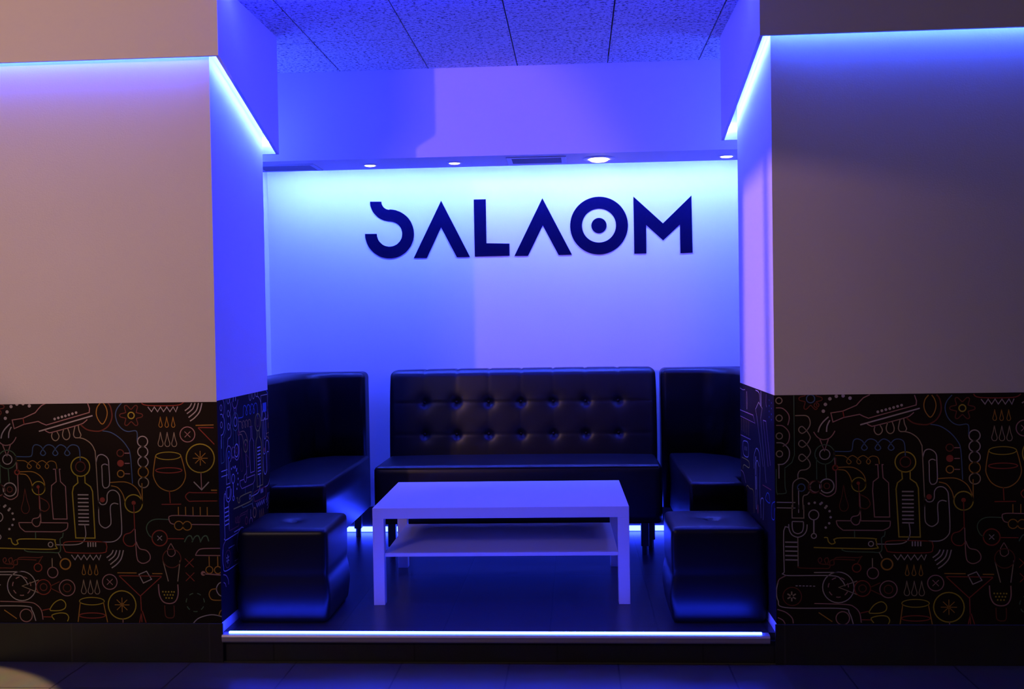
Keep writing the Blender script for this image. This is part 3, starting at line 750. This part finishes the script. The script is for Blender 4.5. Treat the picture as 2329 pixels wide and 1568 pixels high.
downlight(-1.189, 6.0, .031, 'small lit round downlight nearest the left vent')
downlight(-.693, 5.995, .031, 'small lit round downlight above the first letter A, left of the middle vent')
downlight(.142, 5.985, .056, 'largest lit round downlight, above the ringed letter O', True)
downlight(.871, 6.01, .034, 'small lit round downlight at the right end of the bulkhead')
def vent(x0, x1, y0, y1, label):
    e = empty('air_vent', ((x0 + x1) / 2, (y0 + y1) / 2, ZS)); tag(e, label, 'air vent')
    bm = bmesh.new(); b_ = .028
    for a in ((x0, x1, y0, y0 + b_), (x0, x1, y1 - b_, y1), (x0, x0 + b_, y0 + b_, y1 - b_), (x1 - b_, x1, y0 + b_, y1 - b_)): box(bm, *a, ZS - .006, ZS, bev=.001, seg=1)
    local(bm_obj('frame', bm, M_vent), e)
    local(one('duct_opening', (x0 + b_, x1 - b_, y0 + b_, y1 - b_, ZS - .0015, ZS - .0005), M_slat), e)
    n = 6; bm = bmesh.new()
    for i in range(n):
        y = y0 + b_ + (y1 - y0 - 2 * b_) * (i + .5) / n
        prism(bm, [(y - .006, ZS - .001), (y - .004, ZS - .001), (y + .006, ZS - .006), (y + .004, ZS - .006)], x0 + b_, x1 - b_, axis='x')
    local(bm_obj('slats', bm, M_slat), e)
vent(-1.87, -1.50, 5.90, 6.14, 'rectangular air vent at the left end of the bulkhead')
vent(-.385, -.045, 5.86, 6.10, 'rectangular air vent in the middle of the bulkhead beside the largest downlight')
# ------------------------------------------------------------------ coffee table
T = empty('coffee_table', (-.3634, 4.716, 0), .0179); tag(T, 'low white rectangular coffee table with an open lower shelf', 'table')
tw, td, th = .59, .78, .45
one('tabletop', (-tw, tw, 0, td, th - .05, th), M_table, T, bev=.0015, seg=1)
one('shelf', (-tw + .052, tw - .052, .012, td - .07, .222, .238), M_table, T, bev=.001, seg=1)
for sx in (-1, 1):
    for y in (0, td - .05):
        x0, x1 = sorted((sx * tw, sx * (tw - .052))); one('leg', (x0, x1, y, y + .052 if y == 0 else td, 0, th - .05), M_table, T, bev=.0015, seg=1)
# ------------------------------------------------------------------ stools
def stool(x0, x1, y0, y1, h, label, rz):
    e = empty('cube_stool', ((x0 + x1) / 2, (y0 + y1) / 2, 0), rz); tag(e, label, 'stool', 'black cube stools at the step')
    sx, sy = x1 - x0, y1 - y0
    def fn(p, o, n):
        z = o.z + h / 2
        q = max(abs(o.x) / (sx / 2), abs(o.y) / (sy / 2))
        if q > .93:
            k = 1 - .016 * math.exp(-((z - h * .50) / .022) ** 2) ; p.x *= k; p.y *= k
            k = 1 + .018 * math.exp(-((z - h * .27) / .07) ** 2) + .008 * math.exp(-((z - h * .78) / .07) ** 2); p.x *= k * (1 + .035 * math.exp(-((z - h * .27) / .07) ** 2)); p.y *= k
        r = math.hypot(o.x, o.y)
        if o.z > h / 2 - .02: p.z -= .020 * math.exp(-(r / .028) ** 2) + .006 * math.exp(-(r / .09) ** 2)
        return p
    bm = pillow((sx, sy, h), .0125, .022, (.002, .002, .006), fn)
    o = bm_obj('body', bm, M_leather, e, loc=(0, 0, h / 2), smooth=True)
    bm = bmesh.new(); lathe(bm, [(.011, -.004), (.012, .0), (.009, .003), (.001, .005)], (0, 0, h - .019), 20); bm_obj('button', bm, M_leather, e, smooth=True)
    bm = bmesh.new()
    for s in (-1, 1): box(bm, -sx / 2 + .012, sx / 2 - .012, s * (sy / 2 - .004) - .0015, s * (sy / 2 - .004) + .0015, h - .012, h - .008)
    bm.free()
stool(-1.495, -1.100, 4.42, 4.84, .408, 'black leatherette cube stool beside the left pillar', .0)
stool(.392, .785, 4.43, 4.84, .408, 'black leatherette cube stool beside the right pillar', .0)
# ------------------------------------------------------------------ middle sofa
SF = empty('tufted_sofa', (-.338, 5.95, 0)); tag(SF, 'wide black leatherette sofa with buttoned backrest behind the coffee table', 'sofa')
bx = [(-.922 + i * 1.155 / 6) + .338 for i in range(7)]; bz = [.826, .636]
BW, BD, BZ0, BZ1 = 1.585, .17, .40, 1.018
bcz = (BZ0 + BZ1) / 2; bcy = 6.215 - 5.95
def tuft(p, o, n):
    if o.y < -BD / 2 + .03:
        z = o.z + bcz
        dmin = 0
        for x in bx:
            for zb_ in bz:
                d2 = (o.x - x) ** 2 + (z - zb_) ** 2
                if d2 < .02: dmin += .022 * math.exp(-d2 / .020 ** 2) + .008 * math.exp(-d2 / .045 ** 2)
        p.y += min(dmin, .032)
        for zb_ in bz: p.y += .0020 * math.exp(-((z - zb_) / .007) ** 2)
        for x in bx: p.y += .0006 * math.exp(-((o.x - x) / .007) ** 2)
        # soft swelling between seams
    if o.z > (BZ1 - BZ0) / 2 - .04:
        for x in bx: p.z -= .006 * math.exp(-((o.x - x) / .007) ** 2)
    k = (o.z + (BZ1 - BZ0) / 2) / (BZ1 - BZ0); p.y += -.03 * (1 - k) * 1.0 + .03 * k * k
    return p
bm = pillow((BW, BD, BZ1 - BZ0), .0095, .036, (.006, .006, .004), tuft)
back = bm_obj('backrest', bm, M_leather, SF, loc=(-.332 + .338, bcy, bcz), smooth=True)
for x in bx:
    for zb_ in bz:
        bm = bmesh.new(); cyl(bm, (0, -.004, 0), .009, .006, 16, axis='y'); bt = bm_obj('button', bm, M_leather, back, loc=(x, -BD / 2 + .022 - .03 * (1 - (zb_ - BZ0) / (BZ1 - BZ0)) + .03 * ((zb_ - BZ0) / (BZ1 - BZ0)) ** 2, zb_ - bcz), smooth=True)
def seatfn(p, o, n):
    return p
bm = pillow((1.585, .60, .322), .02, .024, (.004, .004, .008), None)
bm_obj('seat', bm, M_leather, SF, loc=(-.340 + .338, 5.95 - 5.95, .188 + .161), smooth=True)
bm = bmesh.new(); bm_obj('seat_piping', (lambda b: (box(b, -.775, .771, -.3035, -.2965, .498, .505, bev=.003), b)[1])(bm), M_leather, SF, smooth=True)
def leg(parent, x, y, h, r=.022):
    bm = bmesh.new(); box(bm, x - r, x + r, y - r, y + r, .05, h, bev=.003, seg=1); cyl(bm, (x, y, 0), r * .75, .051, 16)
    o = bm_obj('leg', bm, M_legblk, None); return local(o, parent)
for x, y in ((-1.05, 5.74), (.36, 5.74), (-1.05, 6.20), (.405, 5.91)): leg(SF, x, y, .192)
# ------------------------------------------------------------------ corner sofas
def corner(side):
    s = 1 if side == 'left' else -1
    if side == 'left': path = [(-1.275, 6.13), (-1.47, 6.125), (-1.565, 6.08), (-1.625, 5.97), (-1.65, 5.75), (-1.66, 5.03)]; xin, yn = -1.243, 5.00; out = AXL + .02
    else: path = [(.490, 6.135), (.72, 6.12), (.83, 6.05), (.89, 5.93), (.915, 5.75), (.925, 5.19)]; xin, yn = .530, 5.00; out = AXR - .03
    yq = YL2 + .03 if side == 'left' else YR2 + .03
    e = empty('corner_sofa', ((xin + out) / 2, 5.7, 0))
    tag(e, 'black leatherette corner sofa behind the %s pillar with a plain high backrest' % side, 'sofa')
    # backrest : swept inner face with flat outside
    bm = bmesh.new(); t = .16
    inner = path; yo = 6.13 + t; xo = path[-1][0] - s * .15
    outer = [(path[-1][0] - s * .15, path[-1][1]), (xo, yo - .12), (xo + s * .03, yo - .04), (xo + s * .12, yo), (path[0][0], yo)]
    poly = inner + outer; z0, z1 = .19, 1.014
    prism(bm, poly, z0, z1)
    bmesh.ops.bevel(bm, geom=[ed for ed in bm.edges if abs(ed.verts[0].co.z - z1) < 1e-5 and abs(ed.verts[1].co.z - z1) < 1e-5] + [ed for ed in bm.edges if abs(ed.verts[0].co.x - ed.verts[1].co.x) < 1e-5 and abs(ed.verts[0].co.y - ed.verts[1].co.y) < 1e-5 and abs(ed.verts[0].co.x - path[0][0]) < 1e-4], offset=.035, segments=5, affect='EDGES', profile=.5)
    o = local(bm_obj('backrest', bm, M_leather, smooth=True), e); o.modifiers.new('wn', 'WEIGHTED_NORMAL').weight = 100
    # seat : follows the backrest
    bm = bmesh.new(); y_in = 6.13
    fx = (out + s * .13) if side == 'left' else out - .13
    if side == 'left': sp = [(xin, yn), (xin - .008, y_in), (-1.47, y_in), (-1.60, 6.04), (-1.66, 5.80), (-1.67, yn + .045)]; 
    else: sp = [(xin, yn), (xin + .004, y_in), (.72, y_in), (.86, 6.0), (.93, 5.8), (.93, YR2 + .03), (.785, YR2 + .02), (.785, yn - .03)]
    if side == 'left': sp = [(xin, yn), (xin - .012, y_in), (-1.47, y_in), (-1.60, 6.04), (-1.66, 5.80), (-1.67, YL2 + .02), (-1.505, YL2 + .02), (-1.505, yn - .045)]
    prism(bm, sp, .205, .515)
    bmesh.ops.bevel(bm, geom=[ed for ed in bm.edges if min(ed.verts[0].co.z, ed.verts[1].co.z) > .51] + [ed for ed in bm.edges if abs(ed.verts[0].co.x - ed.verts[1].co.x) < 1e-5 and abs(ed.verts[0].co.y - yn) < .01 and abs(ed.verts[1].co.y - yn) < .01], offset=.018, segments=4, affect='EDGES', profile=.5)
    o = local(bm_obj('seat', bm, M_leather, smooth=True), e); o.modifiers.new('wn', 'WEIGHTED_NORMAL').weight = 100
    return e
for side in ('left', 'right'):
    e = corner(side)
    if side == 'left': pts = [(-1.355, 6.26), (-1.29, 5.05), (-1.75, 6.1)]
    else: pts = [(.585, 5.10), (.585, 6.2), (.95, 6.1)]
    for x, y in pts: leg(e, x, y, .215 if y < 6.13 else (.195 if side == 'left' else .215))
# ------------------------------------------------------------------ lights
w = bpy.data.worlds.new('world'); scene.world = w; w.use_nodes = True
w.node_tree.nodes['Background'].inputs[0].default_value = (1, .72, .66, 1); w.node_tree.nodes['Background'].inputs[1].default_value = .006
def spot(name, loc, tgt, col, power, size, angle, blend):
    l = bpy.data.lights.new(name, 'SPOT'); l.color = col; l.energy = power; l.shadow_soft_size = size; l.spot_size = math.radians(angle); l.spot_blend = blend
    o = bpy.data.objects.new(name, l); C.objects.link(o); o.location = loc
    o.rotation_euler = (Vector(tgt) - Vector(loc)).to_track_quat('-Z', 'Y').to_euler(); return o
def masked_spot(loc, tgt, hw, hh, L):
    # unseen black box added round a spot to cut its beam to a rectangle
    e = empty('beam_mask', loc); tag(e, 'unseen black box added to shape the beam of a spot', 'light mask')
    e.rotation_euler = (Vector(tgt) - Vector(loc)).to_track_quat('-Z', 'Y').to_euler()
    bm = bmesh.new(); t = .004
    box(bm, -hw - t, -hw, -hh - t, hh + t, -L, .02); box(bm, hw, hw + t, -hh - t, hh + t, -L, .02)
    box(bm, -hw, hw, -hh - t, -hh, -L, .02); box(bm, -hw, hw, hh, hh + t, -L, .02); box(bm, -hw, hw, -hh, hh, .016, .02)
    box(bm, .0058, .0098, -hh, hh, -L + .001, -L + .003)  # added bar leaves a dark stripe in the beam
    bm_obj('mask_box', bm, M_legblk, e)
    l = bpy.data.lights.new('patch_lamp', 'SPOT'); l.color = (1, .52, .50); l.energy = 330; l.shadow_soft_size = .0035; l.spot_size = math.radians(40); l.spot_blend = 0
    o = bpy.data.objects.new('patch_lamp', l); C.objects.link(o); o.parent = e
masked_spot((-3.1, 3.66, 2.66), (.8, 3.66 + 3.9 * math.tan(math.radians(13.3)), 2.66 - 4.01 * math.tan(math.radians(17.2))), .0193, .0240, .2)
def area(name, loc, tgt, col, power, size):
    l = bpy.data.lights.new(name, 'AREA'); l.color = col; l.energy = power; l.size = size
    o = bpy.data.objects.new(name, l); C.objects.link(o); o.location = loc
    o.rotation_euler = (Vector(tgt) - Vector(loc)).to_track_quat('-Z', 'Y').to_euler(); return o
spot('room_spot_key', (-3.30, 0, 2.60), (-1.32, 6, 1.7), (1, .50, .40), 220, .03, 31, .35)
area('room_fill', (-2.7, .8, 2.62), (-2.4, 4.27, 1.0), (1, .70, .64), 27, .6)
area('room_fill_right', (2.3, -.2, 2.62), (1.8, 4.27, 1.6), (1, .68, .66), 5.5, .6)
spot('room_spot_floor', (-2.75, 3.32, 2.66), (-2.75, 3.33, -.12), (1, .76, .40), 850, .02, 36.6, .05)

# ------------------------------------------------------------------ view
vs = scene.view_settings; vs.view_transform = 'Standard'; vs.look = 'None'; vs.gamma = 1; vs.exposure = 0; vs.use_curve_mapping = False
